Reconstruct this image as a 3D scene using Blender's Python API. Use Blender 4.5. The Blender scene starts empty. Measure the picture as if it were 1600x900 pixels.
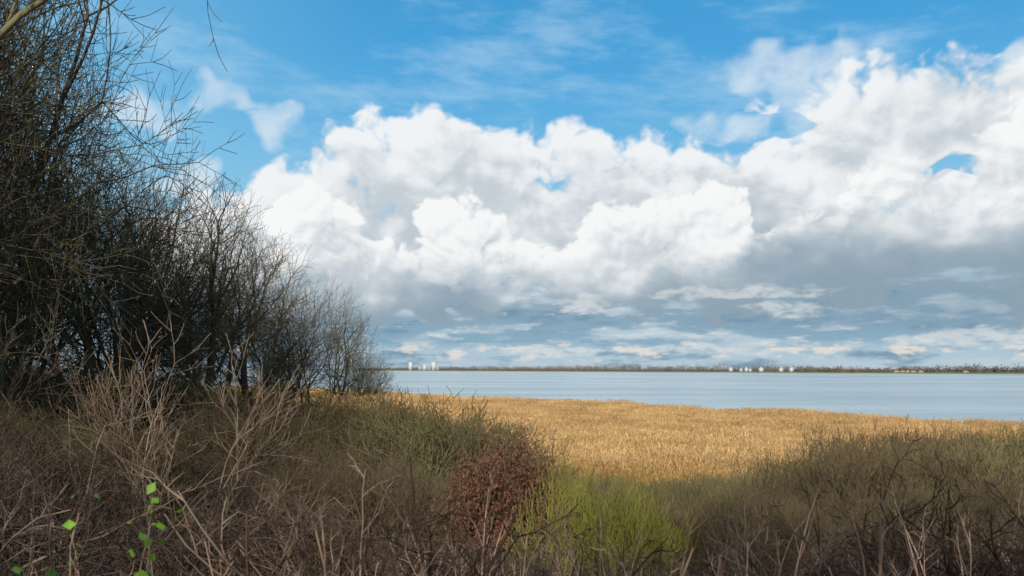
import bpy, math, time
import numpy as np
T0 = time.time()
scene = bpy.context.scene
CAM_Z = 8.5

# ---------------------------------------------------------------- camera
cam = bpy.data.cameras.new("camera"); camo = bpy.data.objects.new("camera", cam)
scene.collection.objects.link(camo)
camo.location = (0, 0, CAM_Z); camo.rotation_euler = (math.radians(90), 0, 0)
cam.sensor_width = 36; cam.lens = 36*1256/1600
cam.shift_y = 127/1600
cam.clip_start = 0.05; cam.clip_end = 80000
cam.dof.use_dof = True; cam.dof.focus_distance = 60; cam.dof.aperture_fstop = 4.0
scene.camera = camo
scene.view_settings.view_transform = 'Standard'; scene.view_settings.look = 'None'
scene.view_settings.exposure = 0

# ---------------------------------------------------------------- node helpers
class NT:
    def __init__(s, tree): s.t = tree
    def put(s, sock, v):
        if isinstance(v, bpy.types.NodeSocket): s.t.links.new(v, sock)
        elif v is not None: sock.default_value = v
    def m(s, op, a, b=None, c=None, clamp=False):
        n = s.t.nodes.new('ShaderNodeMath'); n.operation = op; n.use_clamp = clamp
        s.put(n.inputs[0], a); s.put(n.inputs[1], b); s.put(n.inputs[2], c)
        return n.outputs[0]
    def v(s, op, a, b=None):
        n = s.t.nodes.new('ShaderNodeVectorMath'); n.operation = op
        s.put(n.inputs[0], a); s.put(n.inputs[1], b)
        return n.outputs['Vector']
    def sstep(s, x, a, b, lo=0.0, hi=1.0):
        n = s.t.nodes.new('ShaderNodeMapRange'); n.interpolation_type = 'SMOOTHSTEP'
        s.put(n.inputs[0], x); s.put(n.inputs[1], a); s.put(n.inputs[2], b); s.put(n.inputs[3], lo); s.put(n.inputs[4], hi)
        return n.outputs[0]
    def noise(s, vec, scale, detail=6, rough=.55, dist=0, out='Fac'):
        n = s.t.nodes.new('ShaderNodeTexNoise'); s.put(n.inputs['Vector'], vec)
        n.inputs['Scale'].default_value = scale; n.inputs['Detail'].default_value = detail
        n.inputs['Roughness'].default_value = rough; n.inputs['Distortion'].default_value = dist
        return n.outputs[out]
    def sep(s, v):
        n = s.t.nodes.new('ShaderNodeSeparateXYZ'); s.put(n.inputs[0], v); return n.outputs
    def mix(s, f, a, b):
        n = s.t.nodes.new('ShaderNodeMix'); n.data_type = 'RGBA'
        s.put(n.inputs[0], f)
        for sk, x in ((n.inputs[6], a), (n.inputs[7], b)):
            if isinstance(x, tuple): x = (*x[:3], 1)
            s.put(sk, x)
        return n.outputs[2]

# ---------------------------------------------------------------- sun + world sky
SUN_EL = math.radians(28); SUN_AZ = math.radians(-172)   # clockwise from +Y
S = (math.sin(SUN_AZ)*math.cos(SUN_EL), math.cos(SUN_AZ)*math.cos(SUN_EL), math.sin(SUN_EL))
from mathutils import Vector
sun = bpy.data.lights.new("sun", 'SUN'); sun.energy = 4.6; sun.angle = math.radians(.53); sun.color = (1, .90, .76)
suno = bpy.data.objects.new("sun", sun); scene.collection.objects.link(suno)
suno.rotation_euler = Vector(S).to_track_quat('Z', 'Y').to_euler(); suno.location = (-60, -60, 60)
world = bpy.data.worlds.new("World"); scene.world = world; world.use_nodes = True
wt = world.node_tree; wt.nodes.clear(); W = NT(wt)
sky = wt.nodes.new('ShaderNodeTexSky'); sky.sky_type = 'NISHITA'; sky.sun_disc = False
sky.sun_elevation = SUN_EL; sky.sun_rotation = SUN_AZ; sky.air_density = 1.0; sky.dust_density = .8; sky.ozone_density = 1.5
bg = wt.nodes.new('ShaderNodeBackground'); bg.inputs['Strength'].default_value = .11
wt.links.new(sky.outputs[0], bg.inputs['Color'])
wo = wt.nodes.new('ShaderNodeOutputWorld'); wt.links.new(bg.outputs[0], wo.inputs[0])

def mesh(name, verts, faces, mats, mi=None, smooth=True):
    me = bpy.data.meshes.new(name); n = len(faces); k = faces.shape[1]
    me.vertices.add(len(verts)); me.vertices.foreach_set('co', np.ascontiguousarray(verts, dtype=np.float32).ravel())
    me.loops.add(n*k); me.loops.foreach_set('vertex_index', faces.astype(np.int32).ravel())
    me.polygons.add(n); me.polygons.foreach_set('loop_start', np.arange(0, n*k, k, dtype=np.int32))
    me.polygons.foreach_set('loop_total', np.full(n, k, dtype=np.int32))
    for m in mats: me.materials.append(m)
    if mi is not None: me.polygons.foreach_set('material_index', np.asarray(mi, dtype=np.int32))
    if smooth: me.polygons.foreach_set('use_smooth', np.ones(n, dtype=bool))
    me.update(calc_edges=True); return me
def obj(name, me, loc=(0, 0, 0), rz=0, sc=1, parent=None):
    o = bpy.data.objects.new(name, me); o.location = loc; o.rotation_euler = (0, 0, rz)
    o.scale = (sc, sc, sc) if not hasattr(sc, '__len__') else sc
    scene.collection.objects.link(o)
    if parent: o.parent = parent
    return o

# ---------------------------------------------------------------- cloud dome (clouds grown by fractal noise over the real sky directions)
def lin(*c):
    c = np.array(c, float)/255; return np.where(c <= .04045, c/12.92, ((c+.055)/1.055)**2.4)
def h2(ix, iy, seed):
    h = (ix.astype(np.int64)*374761393+iy.astype(np.int64)*668265263+seed*2147483647) & 0xffffffff
    h = ((h ^ (h >> 13))*1274126177) & 0xffffffff; h = ((h ^ (h >> 16))*2246822519) & 0xffffffff
    return (h ^ (h >> 15)) & 0xffffff
def perlin(x, y, seed):
    ix = np.floor(x); iy = np.floor(y); fx = x-ix; fy = y-iy; ix = ix.astype(np.int64); iy = iy.astype(np.int64)
    u = fx*fx*fx*(fx*(fx*6-15)+10); v = fy*fy*fy*(fy*(fy*6-15)+10)
    def g(a, b):
        t = h2(ix+a, iy+b, seed)*(2*math.pi/0xffffff); return np.cos(t)*(fx-a)+np.sin(t)*(fy-b)
    a = g(0, 0)*(1-u)+g(1, 0)*u; b = g(0, 1)*(1-u)+g(1, 1)*u
    return (a*(1-v)+b*v)*1.4
def fbm(x, y, sc, oct_, rough=.55, seed=1):
    t = 0; a = 1; n = 0
    for k in range(oct_):
        t = t+a*perlin(x*sc+k*13.7, y*sc+k*7.3, seed+k); n += a; a *= rough; sc *= 2.03
    return t/n
def worley(x, y, sc, seed):
    x = x*sc; y = y*sc; ix = np.floor(x).astype(np.int64); iy = np.floor(y).astype(np.int64); best = np.full(x.shape, 9.)
    for a in (-1, 0, 1):
        for b in (-1, 0, 1):
            cx = ix+a; cy = iy+b
            dx = cx+h2(cx, cy, seed)/0xffffff-x; dy = cy+h2(cx, cy, seed+77)/0xffffff-y
            d = dx*dx+dy*dy; q = np.clip(.5+.5*(best-d)/.08, 0, 1); best = best*(1-q)+d*q-.08*q*(1-q)
    return np.sqrt(np.maximum(best, 0))
def ss(x, a, b):
    t = np.clip((x-a)/(b-a), 0, 1); return t*t*(3-2*t)
def bearing(dx, dz):
    az = math.atan(dx/12.56); el = math.atan(dz/12.56*math.cos(az)); return math.degrees(az)/10, math.degrees(el)/10
def field(x, y, blobs, a_f, s_f, a_v, s_v, seed, warp=.12, vs=1.25, k=.3, of=8, holes=()):
    px, py = x, y*vs
    wx = fbm(px, py, 2.2, 3, .5, seed+20)*warp; wy = fbm(px, py, 2.2, 3, .5, seed+40)*warp
    X = x+wx; Y = y+wy
    def acc_(bl):
        acc = np.full(x.shape, -3.)
        for dx, dz, rx, ry in bl:
            cx, cy = bearing(dx, dz); s_ = .456*math.cos(cx/5.73)
            f = 1-((X-cx)/(rx*s_))**2-((Y-cy)/(ry*.433))**2
            q = np.clip(.5+.5*(f-acc)/k, 0, 1); acc = acc*(1-q)+f*q+k*q*(1-q)
        return acc
    acc = np.clip(acc_(blobs), -2, None); acc = np.where(acc > .5, .5+(acc-.5)*.4, acc)
    if holes: acc = acc-1.6*np.maximum(acc_(holes), 0)
    f1 = fbm(px, py, s_f, of, .55, seed)*a_f
    vx = px+wx*1.5+fbm(px, py, 7, 3, .5, seed+60)*.06; vy = py+wy*1.5+fbm(px, py, 7, 3, .5, seed+80)*.06
    f2 = (.42-worley(vx, vy, s_v, seed+5))*a_v+(.42-worley(vx, vy, s_v*2.3, seed+6))*a_v*.5+(.42-worley(vx, vy, s_v*5.1, seed+7))*a_v*.22
    return acc+f1+f2
azs = np.concatenate([np.linspace(-60, -34, 60)[:-1], np.linspace(-34, 34, 1150), np.linspace(34, 60, 60)[1:]])
els = np.concatenate([np.linspace(-.6, 3, 100)[:-1], np.linspace(3, 25.5, 480), np.linspace(25.5, 45, 60)[1:]])
AZ, EL = np.meshgrid(azs/10, els/10); x, y = AZ, EL
def mixc(a, c0, c1): a = a[..., None]; return c0*(1-a)+c1*a
stops = [(-.1, (196, 216, 226)), (.2, (186, 212, 226)), (.8, (160, 206, 230)), (1.3, (126, 191, 229)), (1.7, (98, 176, 225)), (2.1, (76, 163, 219)), (2.6, (66, 153, 210)), (4.5, (44, 126, 194))]
C = np.stack([np.interp(y, [s[0] for s in stops], [lin(*s[1])[k] for s in stops]) for k in range(3)], -1)
C = mixc(ss(-x, .6, 3.4)*.42, C, lin(152, 206, 232))
t = fbm(x*.8+y*.7, y*2.6, 1.1, 8, .6, 301)+.25*fbm(x+.5*y, y*5, 3, 5, .6, 331)
C = mixc(ss(t, -.14, .5)*.5, C, lin(174, 212, 236))
wf = field(x, y, [(-5.8, 4.1, .7, .3), (-4.5, 4.2, .6, .22), (-3.6, 3.9, .5, .35), (4.4, 4.85, 1.5, .3), (3.4, 3.8, .7, .35), (4.6, 4.2, .7, .5), (8.2, 4.7, 1.0, .25), (7.3, 4.3, 1.3, .3), (-5.2, 2.9, .5, .2)], 1.0, 2.4, .5, 3.5, 900, .25, of=8)
C = mixc(ss(wf, -.35, 1.25)*.72, C, lin(226, 236, 243))
# stratus deck low down
st = [(-.1, (190, 208, 218)), (.04, (180, 200, 214)), (.13, (170, 196, 211)), (.2, (138, 172, 193)), (.36, (138, 167, 186)), (.5, (152, 174, 189)), (.8, (172, 188, 199)), (1.4, (192, 204, 213))]
LC = np.stack([np.interp(y, [s[0] for s in st], [lin(*s[1])[k] for s in st]) for k in range(3)], -1)
a = fbm(x, y*4.2, 1.5, 8, .56, 401); b = fbm(x, y*5.5, 3.4, 7, .58, 431)
LC = mixc(ss(a+.4*b, .02, .34)*.85, LC, lin(188, 205, 215)); LC = mixc(ss(-a+.35*b, .02, .40)*.8, LC, lin(108, 143, 168))
LC = mixc(ss(b+.3*a, .16, .42)*ss(y, .1, .25)*.65, LC, lin(212, 220, 224))
LC = mixc(ss(x+.5*a, .8, 2.2)*ss(y, .2, .35)*.5, LC, lin(120, 150, 172))
lm = ss(-(y+.35*a), -1.05, -.6)*(.3+.7*ss(x, -3.4, -1.6))
C = mixc(lm, C, LC)
def layer(C, F, alo, ahi, eps, kk, white, mid, dark, lo, hi, seed, bias, amax=1., nz=.8):
    Lx, Ly = -.5, .87
    f0 = F(x, y); d = np.tanh((f0-F(x+Lx*eps, y+Ly*eps))*kk)*.5+np.tanh((f0-F(x+Lx*eps*3.5, y+Ly*eps*3.5))*kk*.45)*.35
    nn = fbm(x, y*1.2, 1.2, 4, .5, seed)
    sh = np.interp(x, [-2, 0, 1.2, 2, 3.3], [-.15, -.12, -.06, .12, .17])
    hh = y+nn*.35-sh+.12*fbm(x, y*2, 4, 5, .55, seed+9); up = ss(hh, lo, hi)
    lit = np.clip(bias+d+nn*nz, 0, 1)*(.1+.9*up)
    cc = mixc(up, np.broadcast_to(dark, C.shape), mid); cc = mixc(ss(lit, 0.05, 1.0), cc, white)
    al = ss(f0, alo, ahi)*amax
    return mixc(al, C, cc), al
bank = [(-1.3, 2.9, 1.9, 1.3), (-3.0, 2.25, 1.6, 1.2), (.4, 2.5, 2.0, 1.3), (2.0, 2.2, 1.8, 1.4), (3.4, 2.1, 1.8, 1.4), (5.2, 3.0, 1.9, 1.6), (7.0, 3.2, 1.9, 1.5),
    (-4.2, 1.5, 1.5, 1.3), (-2.0, 1.8, 2.7, 1.2), (1.5, 1.9, 3, 1.0), (5.2, 2.1, 3, 1.0), (8.6, 2.6, 2.2, 1.7)]
C, _ = layer(C, lambda X, Y: field(X, Y, bank, .75, 1.9, .62, 3.0, 10, .14, holes=[(6.95, 3.15, .5, .15), (4.1, 3.75, .7, .22)]), .0, .42, .10, 1.2,
    lin(240, 243, 245), lin(196, 206, 213), lin(142, 163, 178), .42, 1.1, 501, .54, nz=1.05)
puffs = [(-.85, 2.15, .7, .62), (-.3, 1.6, 1.3, .5), (1.8, 1.95, .95, .75), (3.1, 2.1, .85, .85), (2.2, 1.5, 1.8, .5), (6.0, 2.4, 1.15, .8), (7.4, 2.2, 1.5, .9), (8.3, 3.2, 1.0, 1.1),
    (5.2, 1.9, 1.4, .6), (-3.1, 2.35, .8, .55), (-2.6, 1.6, 1.3, .5)]
F2 = lambda X, Y: field(X, Y, puffs, .5, 2.6, .8, 4.2, 55, .1)
C0 = C; C1, al = layer(C, F2, .0, .34, .06, 1.2, lin(248, 249, 249), lin(204, 212, 218), lin(146, 166, 180), .4, .9, 551, .58, nz=1.0)
sh = np.interp(x, [-2, 0, 1.2, 2, 3.3], [-.15, -.12, -.1, .08, .14])
C = mixc(ss(y-sh+.25*fbm(x, y, 2.5, 5, .5, 571), .6, .95)*.9+.05, C0, C1)
b2 = fbm(x, y*3.0, 3.6, 8, .6, 601); band = ss(y, .03, .1)*ss(-y, -.24, -.14)*(.5+.5*ss(x, -1.6, -.5))
C = mixc(ss(b2, .02, .3)*band*.9, C, lin(228, 222, 214))
sc_ = field(x, y, [(1.15, 1.02, .45, .2), (7.2, .52, .9, .16), (.5, .28, 1.1, .1), (2.9, .3, 1.0, .1), (8.6, .65, .6, .15), (4.3, .95, .8, .15), (3.6, 1.2, 1.5, .12)], 1.0, 5, .7, 7, 700, .06, vs=2.5)
C = mixc(ss(sc_, .0, .9)*.62, C, lin(222, 225, 225))
RS = 36000.
ca = np.radians(EL*10); aa_ = np.radians(AZ*10)
V = np.stack([RS*np.sin(aa_)*np.cos(ca), RS*np.cos(aa_)*np.cos(ca), RS*np.sin(ca)+CAM_Z], -1).reshape(-1, 3)
nr, nc = AZ.shape; i, j = np.meshgrid(np.arange(nr-1), np.arange(nc-1), indexing='ij')
F = np.stack([i*nc+j, i*nc+j+1, (i+1)*nc+j+1, (i+1)*nc+j], -1).reshape(-1, 4)
sm = bpy.data.materials.new('cloudy_sky'); sm.use_nodes = True; stt = sm.node_tree; stt.nodes.clear(); N = NT(stt)
at = stt.nodes.new('ShaderNodeAttribute'); at.attribute_name = 'radiance'
em = stt.nodes.new('ShaderNodeEmission'); N.put(em.inputs[0], at.outputs['Color'])
so = stt.nodes.new('ShaderNodeOutputMaterial'); stt.links.new(em.outputs[0], so.inputs[0])
sm.cycles.emission_sampling = 'NONE'
me = mesh('sky', V, F, [sm])
ca_ = me.attributes.new('radiance', 'FLOAT_COLOR', 'POINT'); ca_.data.foreach_set('color', np.concatenate([C, np.ones((*C.shape[:2], 1))], -1).astype(np.float32).ravel())
obj('sky', me)
print('sky done', time.time()-T0)

# ---------------------------------------------------------------- materials
def mat(name, c1, c2, scale=3.0, rough=.85, spec=.2, c3=None, rnd=0.0):
    m = bpy.data.materials.new(name); m.use_nodes = True; t = m.node_tree; N = NT(t)
    b = t.nodes['Principled BSDF']; b.inputs['Roughness'].default_value = rough; b.inputs['Specular IOR Level'].default_value = spec
    g = t.nodes.new('ShaderNodeNewGeometry')
    f = N.noise(g.outputs['Position'], scale, 2, .6)
    cc = N.mix(N.sstep(f, .35, .65), c1, c2)
    if c3: cc = N.mix(N.sstep(N.noise(g.outputs['Position'], scale*.13, 1, .5), .42, .62), cc, c3)
    if rnd:
        oi = t.nodes.new('ShaderNodeObjectInfo')
        hsv = t.nodes.new('ShaderNodeHueSaturation'); N.put(hsv.inputs['Color'], cc)
        N.put(hsv.inputs['Value'], N.m('MULTIPLY_ADD', oi.outputs['Random'], rnd*2, 1-rnd)); cc = hsv.outputs[0]
    N.put(b.inputs['Base Color'], cc)
    return m
M_bark = mat('bark_mossy', (.125, .104, .072), (.14, .136, .065), 1.5, rnd=.25, c3=(.09, .077, .054))
M_scrub = mat('scrub_twigs', (.12, .098, .055), (.135, .135, .055), 1.0, rnd=.35, c3=(.10, .078, .045))
M_bramble = mat('bramble_stems', (.12, .084, .058), (.20, .155, .12), 3.0, rnd=.6, c3=(.07, .045, .03))
M_willow = mat('willow_twigs', (.18, .15, .08), (.175, .17, .07), .8, rnd=.3, c3=(.125, .10, .055))
M_green = mat('green_stems', (.20, .20, .04), (.27, .27, .05), 2, rnd=.15)
M_brownleaf = mat('withered_leaves', (.11, .052, .034), (.17, .085, .055), 6, rnd=.1)
M_shoot = mat('shoot_bark', (.38, .25, .19), (.46, .33, .25), 8, rough=.6, rnd=.35)
M_leaf = mat('bramble_leaves', (.12, .27, .03), (.20, .38, .05), 20, rough=.5)
M_reed = mat('reed_straw', (.66, .43, .155), (.76, .53, .22), .25, rnd=.14, c3=(.57, .36, .13))
M_plume = mat('reed_plumes', (.44, .285, .14), (.52, .36, .19), 2, rnd=.2)
M_litter = mat('dead_grass', (.16, .115, .065), (.22, .165, .09), 2, rnd=.4, c3=(.09, .07, .04))
M_fartree = mat('far_trees', (.12, .115, .105), (.17, .14, .12), .02, c3=(.19, .13, .10))

# ---------------------------------------------------------------- terrain
def sst(x): x = np.clip(x, 0, 1); return x*x*(3-2*x)
FA = np.array([890., 1400.]); FB = np.array([-796., 5000.]); FD = (FB-FA)/np.linalg.norm(FB-FA); FN = np.array([-FD[1], FD[0]])
if FN @ (np.array([0., 0.])-FA) > 0: FN = -FN
def gz(x, y):
    x = np.asarray(x, float); y = np.asarray(y, float)
    b = np.interp(y, [-60, 0, 6, 14, 20, 30, 45, 60, 500], [9, 6.9, 6.2, 4.9, 3.8, 2.3, 1.0, .4, .25])
    r = np.interp(y, [-60, 0, 20, 40, 50, 62, 78], [9, 7.2, 6.5, 5.2, 4.2, 1.4, .3])
    w = sst((-x-(.04*np.maximum(y, 0)-1))/9)
    z = b+(np.maximum(r, b)-b)*w
    z = z+.12*np.sin(x*.9+1.3*np.sin(y*.5))*np.cos(y*.7+.5*x)*np.clip((60-y)/60, 0, 1)
    s = (172-1.276*x-y)/1.62+1.8*np.sin(x*.11)+1.2*np.sin(x*.31+1)
    z = np.where(s < 6, np.maximum(z*np.clip(s/6, -8, 1), -1.5), z)
    far = (x-FA[0])*FN[0]+(y-FA[1])*FN[1]
    z = np.where(far > 10, np.minimum((far-10)/60, 1.2), z)
    return z
rad = np.concatenate([[0.0], np.geomspace(1, 40000, 300)]); A = np.linspace(0, 2*math.pi, 513)[:-1]
rr, aa = np.meshgrid(rad, A, indexing='ij'); X = rr*np.sin(aa); Y = rr*np.cos(aa)
V = np.stack([X, Y, gz(X, Y)], -1).reshape(-1, 3)
i, j = np.meshgrid(np.arange(len(rad)-1), np.arange(512), indexing='ij'); j2 = (j+1) % 512
F = np.stack([i*512+j, (i+1)*512+j, (i+1)*512+j2, i*512+j2], -1).reshape(-1, 4)[:, ::-1]
gm = bpy.data.materials.new('ground_soil'); gm.use_nodes = True; N = NT(gm.node_tree); b = gm.node_tree.nodes['Principled BSDF']
b.inputs['Roughness'].default_value = .95; b.inputs['Specular IOR Level'].default_value = .1
g = gm.node_tree.nodes.new('ShaderNodeNewGeometry'); px, py, pz = N.sep(g.outputs['Position'])
n1 = N.noise(g.outputs['Position'], 1.5, 5, .65); n2 = N.noise(g.outputs['Position'], .06, 2, .5)
near = N.mix(N.sstep(n1, .35, .65), (.045, .034, .02), (.09, .07, .04))
reedc = N.mix(N.sstep(n1, .35, .65), (.30, .20, .08), (.42, .29, .12))
far_c = N.mix(N.sstep(n2, .4, .6), (.10, .12, .06), (.15, .14, .08))
cc = N.mix(N.sstep(N.m('ADD', py, N.m('MULTIPLY', N.m('SUBTRACT', n2, .5), 12)), 42, 54), near, reedc)
cc = N.mix(N.sstep(py, 600, 700), cc, far_c)
N.put(b.inputs['Base Color'], cc)
bn = gm.node_tree.nodes.new('ShaderNodeBump'); bn.inputs['Strength'].default_value = .6; N.put(bn.inputs['Height'], n1); N.put(b.inputs['Normal'], bn.outputs[0])
obj('ground', mesh('ground', V, F, [gm]))

# water
wm = bpy.data.materials.new('lake_water'); wm.use_nodes = True; N = NT(wm.node_tree); b = wm.node_tree.nodes['Principled BSDF']
g = wm.node_tree.nodes.new('ShaderNodeNewGeometry'); pos = g.outputs['Position']
big = N.noise(N.v('MULTIPLY', pos, (.004, .016, 1)), 1, 5, .65)
N.put(b.inputs['Base Color'], N.mix(N.sstep(big, .38, .62), (.30, .44, .49), (.47, .60, .64)))
b.inputs['Roughness'].default_value = .22; b.inputs['IOR'].default_value = 1.33
h = N.m('ADD', N.noise(N.v('MULTIPLY', pos, (1, 1.7, 1)), .9, 4, .6), N.m('MULTIPLY', N.noise(pos, .13, 2, .5), 2.0))
bn = wm.node_tree.nodes.new('ShaderNodeBump'); bn.inputs['Strength'].default_value = 1; bn.inputs['Distance'].default_value = .17
N.put(bn.inputs['Height'], h); N.put(b.inputs['Normal'], bn.outputs[0])
e = 40000.
obj('lake_water', mesh('lake_water', np.array([[-e, 20, 0], [e, 20, 0], [e, e, 0], [-e, e, 0]]), np.array([[0, 1, 2, 3]]), [wm]))

# ---------------------------------------------------------------- branch generator
def grow(rng, st, dr, ln, rd, segs, wander, trop, tip=.3):
    n = len(st); pts = np.zeros((n, segs+1, 3)); pts[:, 0] = st; d = dr.copy()
    for k in range(segs):
        d = d+rng.normal(0, wander, (n, 3)); d[:, 2] += trop
        d /= np.linalg.norm(d, axis=1, keepdims=True)
        pts[:, k+1] = pts[:, k]+d*(ln/segs)[:, None]
    rs = rd[:, None]*np.linspace(1, tip, segs+1)[None]
    return pts, rs
def rot_about(rng, tan, ang):
    q = rng.normal(0, 1, tan.shape); q -= (q*tan).sum(-1, keepdims=True)*tan; q /= np.linalg.norm(q, axis=-1, keepdims=True)
    return tan*np.cos(ang)[..., None]+q*np.sin(ang)[..., None], q
def children(rng, pts, rs, ln, K, ang, ratio, tmin, rmul, rmin, up=0.0, jit=.25):
    n, s1, _ = pts.shape; s = s1-1
    t = tmin+(1-tmin)*(np.arange(K)[None]+rng.random((n, K)))/K; t = np.clip(t, 0, .999)
    f = t*s; i0 = f.astype(int); fr = (f-i0)[..., None]; ii = np.arange(n)[:, None]
    p = pts[ii, i0]*(1-fr)+pts[ii, i0+1]*fr
    tan = pts[ii, i0+1]-pts[ii, i0]; tan /= np.linalg.norm(tan, axis=-1, keepdims=True)
    d, _ = rot_about(rng, tan, np.radians(rng.normal(ang, ang*jit, (n, K)))); d[..., 2] += up; d /= np.linalg.norm(d, axis=-1, keepdims=True)
    r = (rs[ii, i0]*(1-fr[..., 0])+rs[ii, i0+1]*fr[..., 0])*rmul
    l = ln[:, None]*ratio*(1.15-.65*t)*rng.uniform(.6, 1.3, (n, K))
    return p.reshape(-1, 3), d.reshape(-1, 3), l.ravel(), np.maximum(r, rmin).ravel()
def tubes(pts, rs, sides):
    n, s1, _ = pts.shape
    tan = np.gradient(pts, axis=1); tan /= np.linalg.norm(tan, axis=-1, keepdims=True)+1e-9
    ref = np.where(np.abs(tan[:, :1, 2:3]) > .8, np.array([1., 0, 0]), np.array([0, 0, 1.]))
    u = np.cross(tan, ref); u /= np.linalg.norm(u, axis=-1, keepdims=True)+1e-9; w = np.cross(tan, u)
    th = np.arange(sides)*2*math.pi/sides
    v = pts[:, :, None]+rs[:, :, None, None]*(u[:, :, None]*np.cos(th)[None, None, :, None]+w[:, :, None]*np.sin(th)[None, None, :, None])
    b_, i_, j_ = np.meshgrid(np.arange(n), np.arange(s1-1), np.arange(sides), indexing='ij')
    jj = (j_+1) % sides; o = b_*s1*sides
    f = np.stack([o+i_*sides+j_, o+i_*sides+jj, o+(i_+1)*sides+jj, o+(i_+1)*sides+j_], -1).reshape(-1, 4)
    return v.reshape(-1, 3), f
def leaves(rng, p, size, flat=.6, asp=.55):
    n = len(p); a = rng.normal(0, 1, (n, 3)); a[:, 2] *= flat; a /= np.linalg.norm(a, axis=1, keepdims=True)
    q = rng.normal(0, 1, (n, 3)); q -= (q*a).sum(1, keepdims=True)*a; q /= np.linalg.norm(q, axis=1, keepdims=True)
    s = size*rng.uniform(.6, 1.3, (n, 1))
    v = np.stack([p, p+a*s*.5+q*s*asp*.5, p+a*s, p+a*s*.5-q*s*asp*.5], 1).reshape(-1, 3)
    return v, np.arange(n*4).reshape(-1, 4)
def join(parts):
    vs, fs, ms, o = [], [], [], 0
    for v, f, m in parts: vs.append(v); fs.append(f+o); ms.append(np.full(len(f), m)); o += len(v)
    return np.concatenate(vs), np.concatenate(fs), np.concatenate(ms)
def plant(seed, stems, H, r0, base_r, tilt, levels, wander, trop, segs0=8, sides0=6, tip0=.3):
    rng = np.random.default_rng(seed)
    a = rng.random(stems)*2*math.pi; br = base_r*np.sqrt(rng.random(stems))
    st = np.stack([np.cos(a)*br, np.sin(a)*br, np.full(stems, -.25)], 1)
    ti = np.radians(tilt)*rng.random(stems)**.6; a2 = a+rng.normal(0, .5, stems)
    dr = np.stack([np.cos(a2)*np.sin(ti), np.sin(a2)*np.sin(ti), np.cos(ti)], 1)
    ln = H*rng.uniform(.7, 1.05, stems); rd = r0*rng.uniform(.7, 1.1, stems)
    pts, rs = grow(rng, st, dr, ln, rd, segs0, wander, trop, tip0)
    out = [(*tubes(pts, rs, sides0), 0)]; last = pts
    for (K, ang, ratio, tmin, rmul, rmin, up, sg, wd, tp) in levels:
        p, d, ln, rd = children(rng, pts, rs, ln, K, ang, ratio, tmin, rmul, rmin, up)
        pts, rs = grow(rng, p, d, ln, rd, sg, wd, tp)
        out.append((*tubes(pts, rs, 4 if rd.mean() > .03 else 3), 0)); last = pts
    return out, last, rng
# forking trees: each limb ends in a two-way fork and carries side limbs
def forktree(seed, stems, lens, r0, tilt, up=.05, wand=.13, rmin=.0045, fork=26, side=46, base_r=.35, nside=(2,)):
    rng = np.random.default_rng(seed)
    a = np.arange(stems)*6.283/stems+rng.normal(0, .4, stems)
    st = np.stack([np.cos(a)*base_r, np.sin(a)*base_r, np.full(stems, -.3)], 1)
    ti = np.radians(tilt)*rng.uniform(.35, 1, stems)
    dr = np.stack([np.cos(a)*np.sin(ti), np.sin(a)*np.sin(ti), np.cos(ti)], 1)
    rd = r0*rng.uniform(.75, 1.1, stems); ln = lens[0]*rng.uniform(.7, 1.15, stems); out = []
    for lv, L in enumerate(lens):
        sg = (7, 5, 4, 4, 3, 2, 2, 1)[lv]
        pts, rs = grow(rng, st, dr, ln, rd, sg, wand*(.6 if lv == 0 else 1)*(3/max(sg, 3))**.5, up*(.5 if lv > 3 else 1)/sg*2, .72)
        out.append((*tubes(pts, rs, 8 if lv == 0 else 5 if lv < 3 else 3), 0))
        if lv == len(lens)-1: break
        nl = lens[lv+1]
        tan = pts[:, -1]-pts[:, -2]; tan /= np.linalg.norm(tan, axis=1, keepdims=True)
        f1 = np.radians(rng.normal(fork*.7, 7, len(pts))); d1, q = rot_about(rng, tan, f1)
        f2 = np.radians(rng.normal(fork*1.3, 9, len(pts))); d2 = tan*np.cos(f2)[:, None]-q*np.sin(f2)[:, None]
        re = rs[:, -1]
        P = [pts[:, -1], pts[:, -1]]; Dd = [d1, d2]; Rr = [re*.86, re*.68]; Ll = [nl*rng.uniform(.75, 1.2, len(pts)), nl*rng.uniform(.6, 1.05, len(pts))]
        ns = nside[min(lv, len(nside)-1)]
        for k in range(ns):
            t = np.clip((.3 if lv else .4)+(.65 if lv else .55)*(k+rng.random(len(pts)))/ns, 0, .98); f = t*sg; i0 = f.astype(int); fr = (f-i0)[:, None]; ii = np.arange(len(pts))
            p = pts[ii, i0]*(1-fr)+pts[ii, i0+1]*fr; tn = pts[ii, i0+1]-pts[ii, i0]; tn /= np.linalg.norm(tn, axis=1, keepdims=True)
            ds, _ = rot_about(rng, tn, np.radians(rng.normal(side, 10, len(pts)))); P.append(p); Dd.append(ds); Rr.append(rs[ii, i0]*.5); Ll.append(nl*rng.uniform(.55, 1.0, len(pts)))
        st = np.concatenate(P); dr = np.concatenate(Dd); dr[:, 2] += .06; dr /= np.linalg.norm(dr, axis=1, keepdims=True)
        rd = np.maximum(np.concatenate(Rr), rmin); ln = np.concatenate(Ll)
    return out
TREE = []
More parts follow.
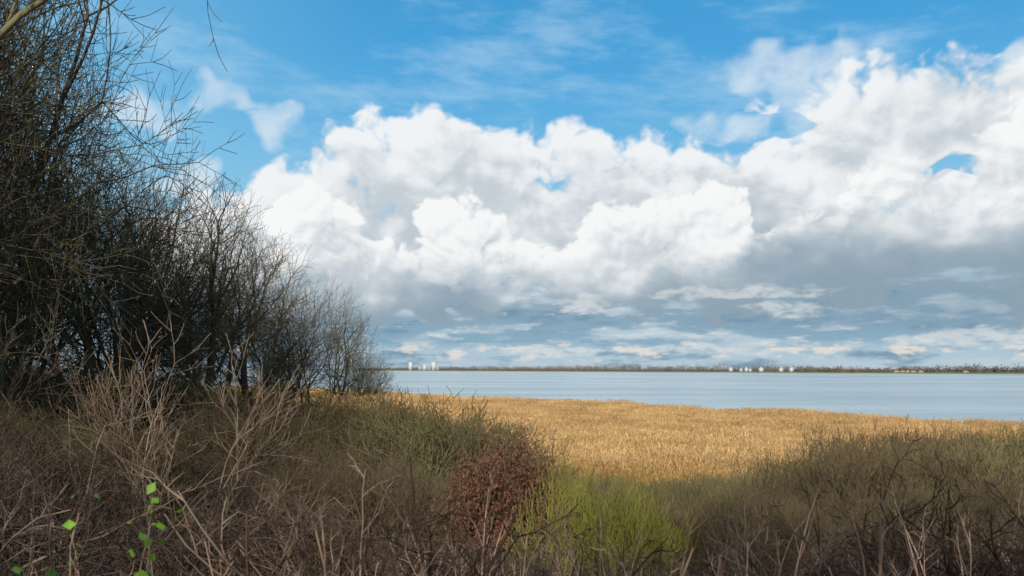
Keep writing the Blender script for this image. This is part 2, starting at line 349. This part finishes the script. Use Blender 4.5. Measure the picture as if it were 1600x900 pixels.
for sd in range(6):
    lens = [(3.0, 1.7, 1.4, 1.1, .88, .64, .42), (3.3, 1.7, 1.35, 1.05, .85, .62, .42), (2.8, 1.75, 1.45, 1.15, .9, .66, .45)][sd % 3]
    parts = forktree(900+sd, (2, 1, 3)[sd % 3], lens, (.15, .2, .12)[sd % 3], (20, 8, 26)[sd % 3], up=.03, fork=28, side=50, rmin=.0055, nside=((3, 2, 2, 1, 1, 1) if sd % 3 < 2 else (2, 2, 1, 1, 1, 1)))
    v, f, m = join(parts); v = v*(10/np.percentile(v[:, 2], 99.8))
    r98 = np.percentile(np.hypot(v[:, 0], v[:, 1]), 98); v[:, :2] *= min(1, 4.2/r98)
    TREE.append(mesh('bare_tree_%d' % sd, v, f, [M_bark]))
trees = [(-13.0, 13.5, 16.5), (-13.2, 18, 14.8), (-14.2, 23, 13.4), (-14.5, 27.5, 12.4), (-14.8, 32, 11.8), (-14.0, 36, 11.1), (-13.6, 40.5, 10.7), (-12.9, 44.5, 10.1), (-11.8, 47.5, 9.1), (-10.4, 49.5, 8.0), (-9.5, 51, 6.7),
    (-19, 24, 12.5), (-22, 34, 12.5), (-21, 42, 12), (-27, 31, 13), (-30, 46, 13), (-17, 17, 14.5), (-25, 22, 13), (-16, 53, 8.5),
    (-18, 29, 12.8), (-18.5, 37, 11.8), (-17.5, 46, 10.5), (-20, 20, 13.5), (-16.4, 42.5, 10.6), (-16.8, 34, 11.8), (-16.6, 25, 13), (-15.6, 21, 13.5),
    (-12.6, 8, 12), (-16, 2, 12), (-20, 8, 13), (-11, -6, 12), (-5.5, -7, 11), (0, -8, 11), (5.5, -7, 10.5), (11, -8, 11), (17, -6, 10.5), (-17, -6, 13)]  # this row: unseen trees beside and behind the camera, added to shade the foreground
for k, (x, y, H) in enumerate(trees):
    obj('bare_tree', TREE[(k*5+k//6) % 6], (x, y, float(gz(x, y))-.1), k*2.4, H/10)

# scatter through geometry nodes
def scatter(name, pts, variants, smin, smax, tilt=.12, seed=0):
    pts = np.asarray(pts, float); rng = np.random.default_rng(seed+50)
    me = bpy.data.meshes.new(name); me.vertices.add(len(pts)); me.vertices.foreach_set('co', pts[:, :3].astype(np.float32).ravel())
    n = len(pts)
    rot = np.stack([rng.normal(0, tilt, n), rng.normal(0, tilt, n), rng.random(n)*6.283], 1).astype(np.float32)
    s = (pts[:, 3]*rng.uniform(smin, smax, n)).astype(np.float32)
    a = me.attributes.new('rot', 'FLOAT_VECTOR', 'POINT'); a.data.foreach_set('vector', rot.ravel())
    a = me.attributes.new('scl', 'FLOAT', 'POINT'); a.data.foreach_set('value', s)
    a = me.attributes.new('idx', 'INT', 'POINT'); a.data.foreach_set('value', rng.integers(0, len(variants), n).astype(np.int32))
    o = obj(name, me)
    col = bpy.data.collections.new(name+'_parts')
    for k, vm in enumerate(variants):
        vo = bpy.data.objects.new('%s_piece_%d' % (name, k), vm); col.objects.link(vo)
    ng = bpy.data.node_groups.new(name, 'GeometryNodeTree')
    ng.interface.new_socket('Geometry', in_out='INPUT', socket_type='NodeSocketGeometry'); ng.interface.new_socket('Geometry', in_out='OUTPUT', socket_type='NodeSocketGeometry')
    gi = ng.nodes.new('NodeGroupInput'); go = ng.nodes.new('NodeGroupOutput')
    ip = ng.nodes.new('GeometryNodeInstanceOnPoints'); ci = ng.nodes.new('GeometryNodeCollectionInfo')
    ci.inputs['Collection'].default_value = col; ci.inputs['Separate Children'].default_value = True; ci.inputs['Reset Children'].default_value = True
    def attr(nm, ty):
        q = ng.nodes.new('GeometryNodeInputNamedAttribute'); q.data_type = ty; q.inputs['Name'].default_value = nm; return q.outputs['Attribute']
    ng.links.new(gi.outputs[0], ip.inputs['Points']); ng.links.new(ci.outputs[0], ip.inputs['Instance'])
    ip.inputs['Pick Instance'].default_value = True
    ng.links.new(attr('idx', 'INT'), ip.inputs['Instance Index'])
    er = ng.nodes.new('FunctionNodeEulerToRotation'); ng.links.new(attr('rot', 'FLOAT_VECTOR'), er.inputs[0])
    ng.links.new(er.outputs[0], ip.inputs['Rotation']); ng.links.new(attr('scl', 'FLOAT'), ip.inputs['Scale'])
    ng.links.new(ip.outputs[0], go.inputs[0])
    md = o.modifiers.new('scatter', 'NODES'); md.node_group = ng
    return o
def drop(x, y, *s):
    x = np.asarray(x, float); y = np.asarray(y, float)
    return np.stack([x, y, gz(x, y)]+[np.broadcast_to(q, x.shape) for q in s], 1)
def shrubs(base, m, n=3, stems=24, H=2.9, r0=.02, tilt=42, fine=.004, K=(7, 5), ang=38, wander=.1, fwd=.14, extra=None, base_r=.5, droop=.02):
    out = []
    for k in range(n):
        parts, last, rng = plant(base+k, stems, H, r0, base_r, tilt, [
            (K[0], ang, .45, .15, .6, fine*1.4, .10, 4, fwd, droop+.02),
            (K[1], ang, .48, .1, .6, fine, .06, 2, fwd*1.2, droop)], wander, droop, 7, 4)
        if extra: parts += extra(rng, last)
        v, f, mm = join(parts); v[:, :] *= 3/np.percentile(v[:, 2], 99.5)
        out.append(mesh('shrub', v, f, m, mm))
    return out
def forkshrubs(base, m, n, stems, lens, r0, tilt, rmin, base_r, up=.12, fork=24, side=40, wand=.16, extra=None, nside=(1,), rcap=9):
    out = []
    for k in range(n):
        parts = forktree(base+k, stems, lens, r0, tilt, up, wand, rmin, fork, side, base_r, nside)
        if extra: parts += extra(np.random.default_rng(base+k), parts)
        v, f, mm = join(parts); v *= 3/np.percentile(v[:, 2], 99.5)
        r98 = np.percentile(np.hypot(v[:, 0], v[:, 1]), 98); v[:, :2] *= min(1, rcap/r98); out.append(mesh('shrub', v, f, m, mm))
    return out
SH_scrub = forkshrubs(200, [M_scrub], 4, 9, (1.0, .7, .55, .45, .35), .026, 52, .007, .35, up=.06, fork=30, side=48)
SH_willow = forkshrubs(220, [M_willow], 4, 14, (1.2, .75, .6, .45, .3), .02, 42, .006, .45, up=.14, fork=24, side=38, wand=.14)
SH_green = forkshrubs(240, [M_green], 2, 22, (.8, .6, .5, .4, .32), .02, 75, .0065, .4, up=.12, fork=28, side=44, rcap=1.8)
SH_bram = shrubs(260, [M_bramble], 5, stems=11, tilt=70, r0=.028, K=(6, 4), ang=45, wander=.16, fwd=.2, fine=.008, base_r=.9, droop=-.02)
def bleaf(rng, parts):
    tv = np.concatenate([parts[-1][0][::2], parts[-2][0][::3]]); tv = np.repeat(tv, 2, 0)
    return [(*leaves(rng, tv+rng.normal(0, .05, tv.shape), .07), 1)]
SH_brown = forkshrubs(280, [M_scrub, M_brownleaf], 1, 18, (.7, .6, .5, .42, .32), .02, 60, .005, .25, up=.05, fork=30, side=48, extra=bleaf, rcap=1.5)
rng = np.random.default_rng(11)
def pts_in(n, umin, umax, ymin, ymax, scl=1.0):
    y = np.sqrt(rng.uniform(ymin**2, ymax**2, n)); u = rng.uniform(umin, umax, n); return drop(u*y, y, scl)
def canopy(q, us, drops, lo=.12, hi=1.9):
    """plant height so that the thicket's canopy follows the sight-line slopes surveyed from the bluff"""
    u = q[:, 0]/q[:, 1]; zt = CAM_Z-np.interp(u, us, drops)/1256*q[:, 1]
    q[:, 3] = np.clip((zt-q[:, 2])/3, lo, hi); return q
scatter('woodland_scrub', np.concatenate([canopy(pts_in(100, -.95, -.2, 18, 50), [-.9, -.5, -.35, -.2], [-30, 0, 30, 60], .4, 1.4), canopy(pts_in(32, -.8, -.35, 10, 20), [-.8, -.55, -.35], [30, 70, 115], .3, 1.05)]), SH_scrub, .65, 1.1, .15, 1)
scatter('hillside_bushes', np.concatenate([canopy(pts_in(38, -.2, .0, 24, 38), [-.2, -.15, -.11, -.06, 0], [70, 44, 52, 88, 128]), canopy(pts_in(48, -.28, .0, 14, 24), [-.28, -.2, -.1, 0], [105, 128, 162, 200])]), SH_scrub, .75, 1.04, .12, 2)
scatter('willow_thicket', np.concatenate([canopy(pts_in(80, .3, .8, 17, 32), [.3, .36, .42, .5, .6, .68, .8], [165, 130, 112, 96, 98, 108, 104]), canopy(pts_in(50, .02, .34, 24, 42), [0, .1, .2, .34], [150, 165, 168, 165]),
    canopy(pts_in(56, .16, .8, 11, 17), [.16, .3, .5, .8], [220, 195, 175, 165])]), SH_willow, .7, 1.05, .1, 3)
x, y = 1.05, 10.6
obj('yellow_green_bush', SH_green[0], (x, y, float(gz(x, y))-.1), .3, .62)
x, y = 1.7, 11.2
obj('yellow_green_bush', SH_green[1], (x, y, float(gz(x, y))-.1), 1.3, .52)
x, y = -.1, 13.5
obj('brown_leaved_shrub', SH_brown[0], (x, y, float(gz(x, y))-.1), .3, .8)
q = pts_in(20, -.14, .05, 9.5, 12.0)
scatter('bramble_thicket', np.concatenate([canopy(pts_in(95, -.85, -.1, 4.5, 14), [-.8, -.64, -.45, -.3, -.1], [40, 85, 135, 180, 225]),
    canopy(pts_in(85, -.12, .85, 4.5, 9.5), [-.1, .0, .1, .3, .6], [245, 280, 300, 250, 218]), canopy(q, [-.14, .05], [265, 290])]), SH_bram, .75, 1.12, .25, 4)
SAP = []
for k in range(3):
    parts = forktree(330+k, 2, (1.3, .7, .5, .38, .28), .014, 14, .1, .12, .0035, 24, 42, .1, (3, 2, 1, 1))
    v, f, mm = join(parts); v *= 3/np.percentile(v[:, 2], 99.8); SAP.append(mesh('sapling', v, f, [M_bramble], mm))
for k, (x, y, s_) in enumerate([(-3.9, 9.2, .95), (-5.2, 10.5, .8), (-3.1, 10.2, .7), (-2.3, 11, .6), (-6.2, 9.5, .9), (-4.4, 7.4, .55), (-1.9, 12.5, .6), (-2.6, 8, .5), (3.4, 7.2, .42), (4.9, 8.0, .45), (2.2, 6.2, .36)]):
    obj('bare_sapling', SAP[k % 3], (x, y, float(gz(x, y))-.05), k*1.9, s_)
SHO = []
for k in range(5):
    parts, last, rg = plant(300+k, 2, 1.5, .010, .2, 26, [(5, 38, .3, .3, .65, .004, .25, 5, .12, .08), (2, 40, .4, .2, .7, .003, .1, 3, .15, .03)], .08, .02, 10, 6, .35)
    v, f, mm = join(parts); SHO.append(mesh('shoot', v, f, [M_shoot], mm))
scatter('bare_shoots', np.concatenate([pts_in(80, -.22, .72, 2.6, 6, 1.1), pts_in(24, -.7, -.2, 2.8, 5, .85)]), SHO, .6, 1.12, .2, 5)
LIT = []
for k in range(3):
    rg = np.random.default_rng(400+k); n = 260
    st = np.concatenate([rg.uniform(-.6, .6, (n, 2)), np.zeros((n, 1))], 1); d = rg.normal(0, .8, (n, 3)); d[:, 2] = np.abs(d[:, 2])+.35; d /= np.linalg.norm(d, axis=1, keepdims=True)
    p_, r_ = grow(rg, st, d, rg.uniform(.2, .6, n), np.full(n, .003), 3, .25, -.12); v, f = tubes(p_, r_, 3); LIT.append(mesh('litter', v, f, [M_litter]))
scatter('dead_undergrowth', np.concatenate([pts_in(350, -.85, .85, 3.5, 22, .8), pts_in(350, -.6, .7, 20, 48, 1.5)]), LIT, .7, 1.2, .1, 6)
print('plants done', time.time()-T0)

# ---------------------------------------------------------------- reeds
RD = []
for k in range(4):
    rg = np.random.default_rng(500+k); n = 360; rad_ = 2.2*np.sqrt(rg.random(n)); a = rg.random(n)*6.283
    st = np.stack([rad_*np.cos(a), rad_*np.sin(a), np.zeros(n)], 1)
    d = rg.normal(0, .07, (n, 3)); d[:, 2] = 1; d[:, 0] += .06; ln = rg.uniform(1.5, 2.25, n)
    p_, r_ = grow(rg, st, d, ln, np.full(n, .007), 2, .03, 0, .6); parts = [(*tubes(p_, r_, 3), 0)]
    tip = p_[:, -1]; dd = np.stack([np.full(n, .55)+rg.normal(0, .2, n), rg.normal(0, .2, n), np.full(n, .8)], 1); dd /= np.linalg.norm(dd, axis=1, keepdims=True)
    pp, _ = grow(rg, tip, dd, rg.uniform(.18, .3, n), np.full(n, .02), 2, .1, -.15)
    rr_ = np.tile(np.array([.008, .028, .006]), (n, 1)); parts.append((*tubes(pp, rr_, 3), 1))
    lp_ = p_[np.repeat(np.arange(n), 3), np.tile([1, 1, 2], n)]; m3 = n*3
    a = rg.normal(0, 1, (m3, 3)); a[:, 2] = np.abs(a[:, 2])*.6+.5; a /= np.linalg.norm(a, axis=1, keepdims=True)
    sd_ = np.cross(a, [0, 0, 1.]); sd_ /= np.linalg.norm(sd_, axis=1, keepdims=True); L_ = rg.uniform(.3, .6, (m3, 1))
    lv = np.stack([lp_, lp_+a*L_*.5+sd_*.014, lp_+a*L_, lp_+a*L_*.5-sd_*.014], 1).reshape(-1, 3)
    parts.append((lv, np.arange(m3*4).reshape(-1, 4), 0))
    v, f, mm = join(parts); RD.append(mesh('reed_clump', v, f, [M_reed, M_plume], mm))
rg = np.random.default_rng(12)
gx, gy = np.meshgrid(np.arange(-95, 110, 3.0), np.arange(39, 300, 3.0)); gx = gx.ravel()+rg.normal(0, .8, gx.size); gy = gy.ravel()+rg.normal(0, .8, gy.size)
s = (172-1.276*gx-gy)/1.62+1.8*np.sin(gx*.11)+1.2*np.sin(gx*.31+1)
nearlim = 43+4*np.sin(gx*.2)+np.where(gx < -9, 22, 0)
k_ = (s > 1.0+rg.normal(0, 1.3, gx.size)) & (gy > nearlim) & (np.abs(gx/gy) < .8)
gx, gy, s = gx[k_], gy[k_], s[k_]
q = drop(gx, gy, 1.0); q[:, 3] = (.95+.1*np.sin(gx*.13)*np.cos(gy*.09)+rg.normal(0, .05, len(gx)))*np.where(s < 5, rg.uniform(.75, 1.12, len(gx)), 1); q[:, 2] = np.maximum(q[:, 2], -.3)
scatter('reed_bed', q, RD, .9, 1.1, .03, 8)

# ---------------------------------------------------------------- far shore
def onshore(t, off=0.0):
    return FA[0]+FD[0]*t+FN[0]*off, FA[1]+FD[1]*t+FN[1]*off
ts = np.linspace(-700, 5200, 300); prof = [(-6, -.6), (4, 1.3), (7, 2.6), (11, 2.6), (22, 1.0)]
vv = []
for t in ts:
    for o_, z_ in prof:
        x, y = onshore(t, o_); vv.append((x, y, z_))
vv = np.array(vv); i, j = np.meshgrid(np.arange(len(ts)-1), np.arange(4), indexing='ij')
f = np.stack([i*5+j, (i+1)*5+j, (i+1)*5+j+1, i*5+j+1], -1).reshape(-1, 4)
M_dike = mat('dike_grass', (.13, .17, .06), (.18, .2, .08), .02)
obj('grass_dike', mesh('grass_dike', vv, f, [M_dike]))
rg = np.random.default_rng(21)
parts = []
def treemass(n, tmin, tmax, omin, omax, hmin, hmax, per=46):
    t = rg.uniform(tmin, tmax, n); o_ = rg.uniform(omin, omax, n)
    dens = np.sin(t*.004)+np.sin(t*.011+2)+rg.normal(0, .5, n); ok = dens > -1.3; t, o_ = t[ok], o_[ok]; n = len(t)
    x, y = onshore(t, o_); h = rg.uniform(hmin, hmax, n)*(1+.18*np.sin(t*.013))
    cx = np.repeat(x, per); cy = np.repeat(y, per); hh = np.repeat(h, per); m_ = n*per
    dv = rg.normal(0, 1, (m_, 3)); dv /= np.linalg.norm(dv, axis=1, keepdims=True); dv *= rg.random((m_, 1))**.4
    p = np.stack([cx+dv[:, 0]*hh*.5, cy+dv[:, 1]*hh*.5, hh*.52+dv[:, 2]*hh*.46], 1)
    v, f = leaves(rg, p, 2.2, 1.2, .8)
    return v, f, 0
parts.append(treemass(1200, -600, 5000, 25, 160, 12, 20)); parts.append(treemass(900, 1000, 5000, 150, 500, 20, 32)); parts.append(treemass(420, -600, 600, 20, 60, 9, 15))
v, f, mm = join(parts); obj('distant_treeline', mesh('distant_treeline', v, f, [M_fartree], smooth=False))
M_wall = mat('pale_render', (.36, .40, .43), (.45, .48, .50), .05); M_wallg = mat('grey_render', (.22, .27, .31), (.28, .33, .37), .05)
M_win = mat('window_glass', (.08, .11, .14), (.12, .15, .18), .5, rough=.2, spec=.6); M_roof = mat('roof_tiles', (.20, .10, .07), (.26, .13, .09), .3)
def boxv(x0, x1, y0, y1, z0, z1):
    v = np.array([[x0, y0, z0], [x1, y0, z0], [x1, y1, z0], [x0, y1, z0], [x0, y0, z1], [x1, y0, z1], [x1, y1, z1], [x0, y1, z1]], float)
    f = np.array([[0, 3, 2, 1], [4, 5, 6, 7], [0, 1, 5, 4], [1, 2, 6, 5], [2, 3, 7, 6], [3, 0, 4, 7]]); return v, f
def block(name, loc, w, d, h, storeys, bays, wall, rz=0):
    P_ = []; fh = h/storeys; bw = w/bays
    P_.append((*boxv(-w/2+.3, w/2-.3, -d/2+.3, d/2-.3, 0, h-.1), 1))
    for s_ in range(storeys+1):
        z0 = max(0, s_*fh-.5) if s_ else 0; z1 = min(h, s_*fh+.5)
        P_.append((*boxv(-w/2, w/2, -d/2, d/2, z0, z1), 0))
    for b_ in range(bays+1):
        xc = -w/2+b_*bw; x0 = max(-w/2-.05, xc-bw*.18); x1 = min(w/2+.05, xc+bw*.18)
        P_.append((*boxv(x0, x1, -d/2-.05, d/2+.05, 0, h+.05), 0))
    nb = max(2, int(d/bw))
    for b_ in range(nb+1):
        yc = -d/2+b_*d/nb; y0 = max(-d/2-.08, yc-bw*.2); y1 = min(d/2+.08, yc+bw*.2)
        P_.append((*boxv(-w/2-.08, w/2+.08, y0, y1, 0, h+.08), 0))
    P_.append((*boxv(-w/2-.2, w/2+.2, -d/2-.2, d/2+.2, h+.1, h+.9), 0))
    P_.append((*boxv(-w*.18, w*.18, -d*.2, d*.2, h+.9, h+3.2), 0))
    v, f, mm = join(P_); obj(name, mesh(name, v, f, [wall, M_win], mm, False), loc, rz)
def site(dx, back):
    u = dx/12.56; t = (u*FA[1]-FA[0])/(FD[0]-u*FD[1]); return onshore(t, back)
for dx, w, h, st in ((-1.62, 20, 46, 14), (-1.47, 24, 27, 9), (-1.40, 22, 32, 10), (-1.33, 20, 24, 8), (-1.26, 22, 44, 13), (-1.2, 14, 20, 7)):
    x, y = site(dx, 14); block('apartment_tower', (x, y, 1.2), w, 16, h, st, 5, M_wall if dx in (-1.62, -1.4, -1.26) else M_wallg)
for dx, w, h in ((3.34, 9, 11), (3.5, 7, 8), (3.58, 8, 10), (3.64, 6, 7.5), (3.81, 10, 10), (4.12, 9, 9.5), (4.28, 8, 10)):
    x, y = site(dx, 16); block('white_apartment_block', (x, y, 1.5), w, 10, h, 4, 4, M_wall)
def house(loc, w, d, h, rz):
    P_ = [(*boxv(-w/2, w/2, -d/2, d/2, 0, h), 0), (*boxv(-w*.3, -w*.12, -d/2-.06, -d/2+.1, 1, 2.2), 1), (*boxv(w*.1, w*.3, -d/2-.06, -d/2+.1, 1, 2.2), 1), (*boxv(-.5, .5, -d/2-.05, -d/2+.1, 0, 2.1), 1)]
    v = np.array([[-w/2-.3, -d/2-.4, h], [w/2+.3, -d/2-.4, h], [w/2+.3, d/2+.4, h], [-w/2-.3, d/2+.4, h], [-w/2-.3, 0, h+2.6], [w/2+.3, 0, h+2.6], [w/2+.3, .01, h+2.6], [-w/2-.3, .01, h+2.6]], float)
    P_.append((v, boxv(0, 1, 0, 1, 0, 1)[1], 2)); P_.append((*boxv(w*.25, w*.25+.6, -.3, .3, h+1.5, h+3.3), 2))
    v, f, mm = join(P_); obj('farmhouse', mesh('farmhouse', v, f, [M_wall, M_win, M_roof], mm, False), loc, rz)
for dx in (5.92, 6.02, 6.1, 6.18, 6.3, 7.0):
    x, y = site(dx, 16); house((x, y, 1.4), 9, 7, 3.2, rg.uniform(-.5, .5))
def sprig(x, y, h, seed):
    rg = np.random.default_rng(seed); z = float(gz(x, y))
    st = np.zeros((3, 3)); d = np.array([[.25, .1, 1.], [-.2, .05, 1.], [.05, -.1, 1.]]); d /= np.linalg.norm(d, axis=1, keepdims=True)
    p_, r_ = grow(rg, st, d, np.array([h, h*.85, h*.95]), np.full(3, .004), 12, .1, -.03)
    parts = [(*tubes(p_, r_, 4), 0)]
    lp = np.repeat(p_[:, 5:].reshape(-1, 3), 4, 0); lp = lp+rg.normal(0, .04, lp.shape); a = leaves(rg, lp, .045, .5, .7)
    parts.append((*a, 1)); v, f, mm = join(parts); obj('green_bramble_sprig', mesh('sprig', v, f, [M_shoot, M_leaf], mm, False), (x, y, z))
sprig(-1.55, 2.95, 1.25, 1); sprig(-1.5, 2.8, 1.4, 2); sprig(-1.25, 2.7, 1.1, 5)
print('script done', time.time()-T0)
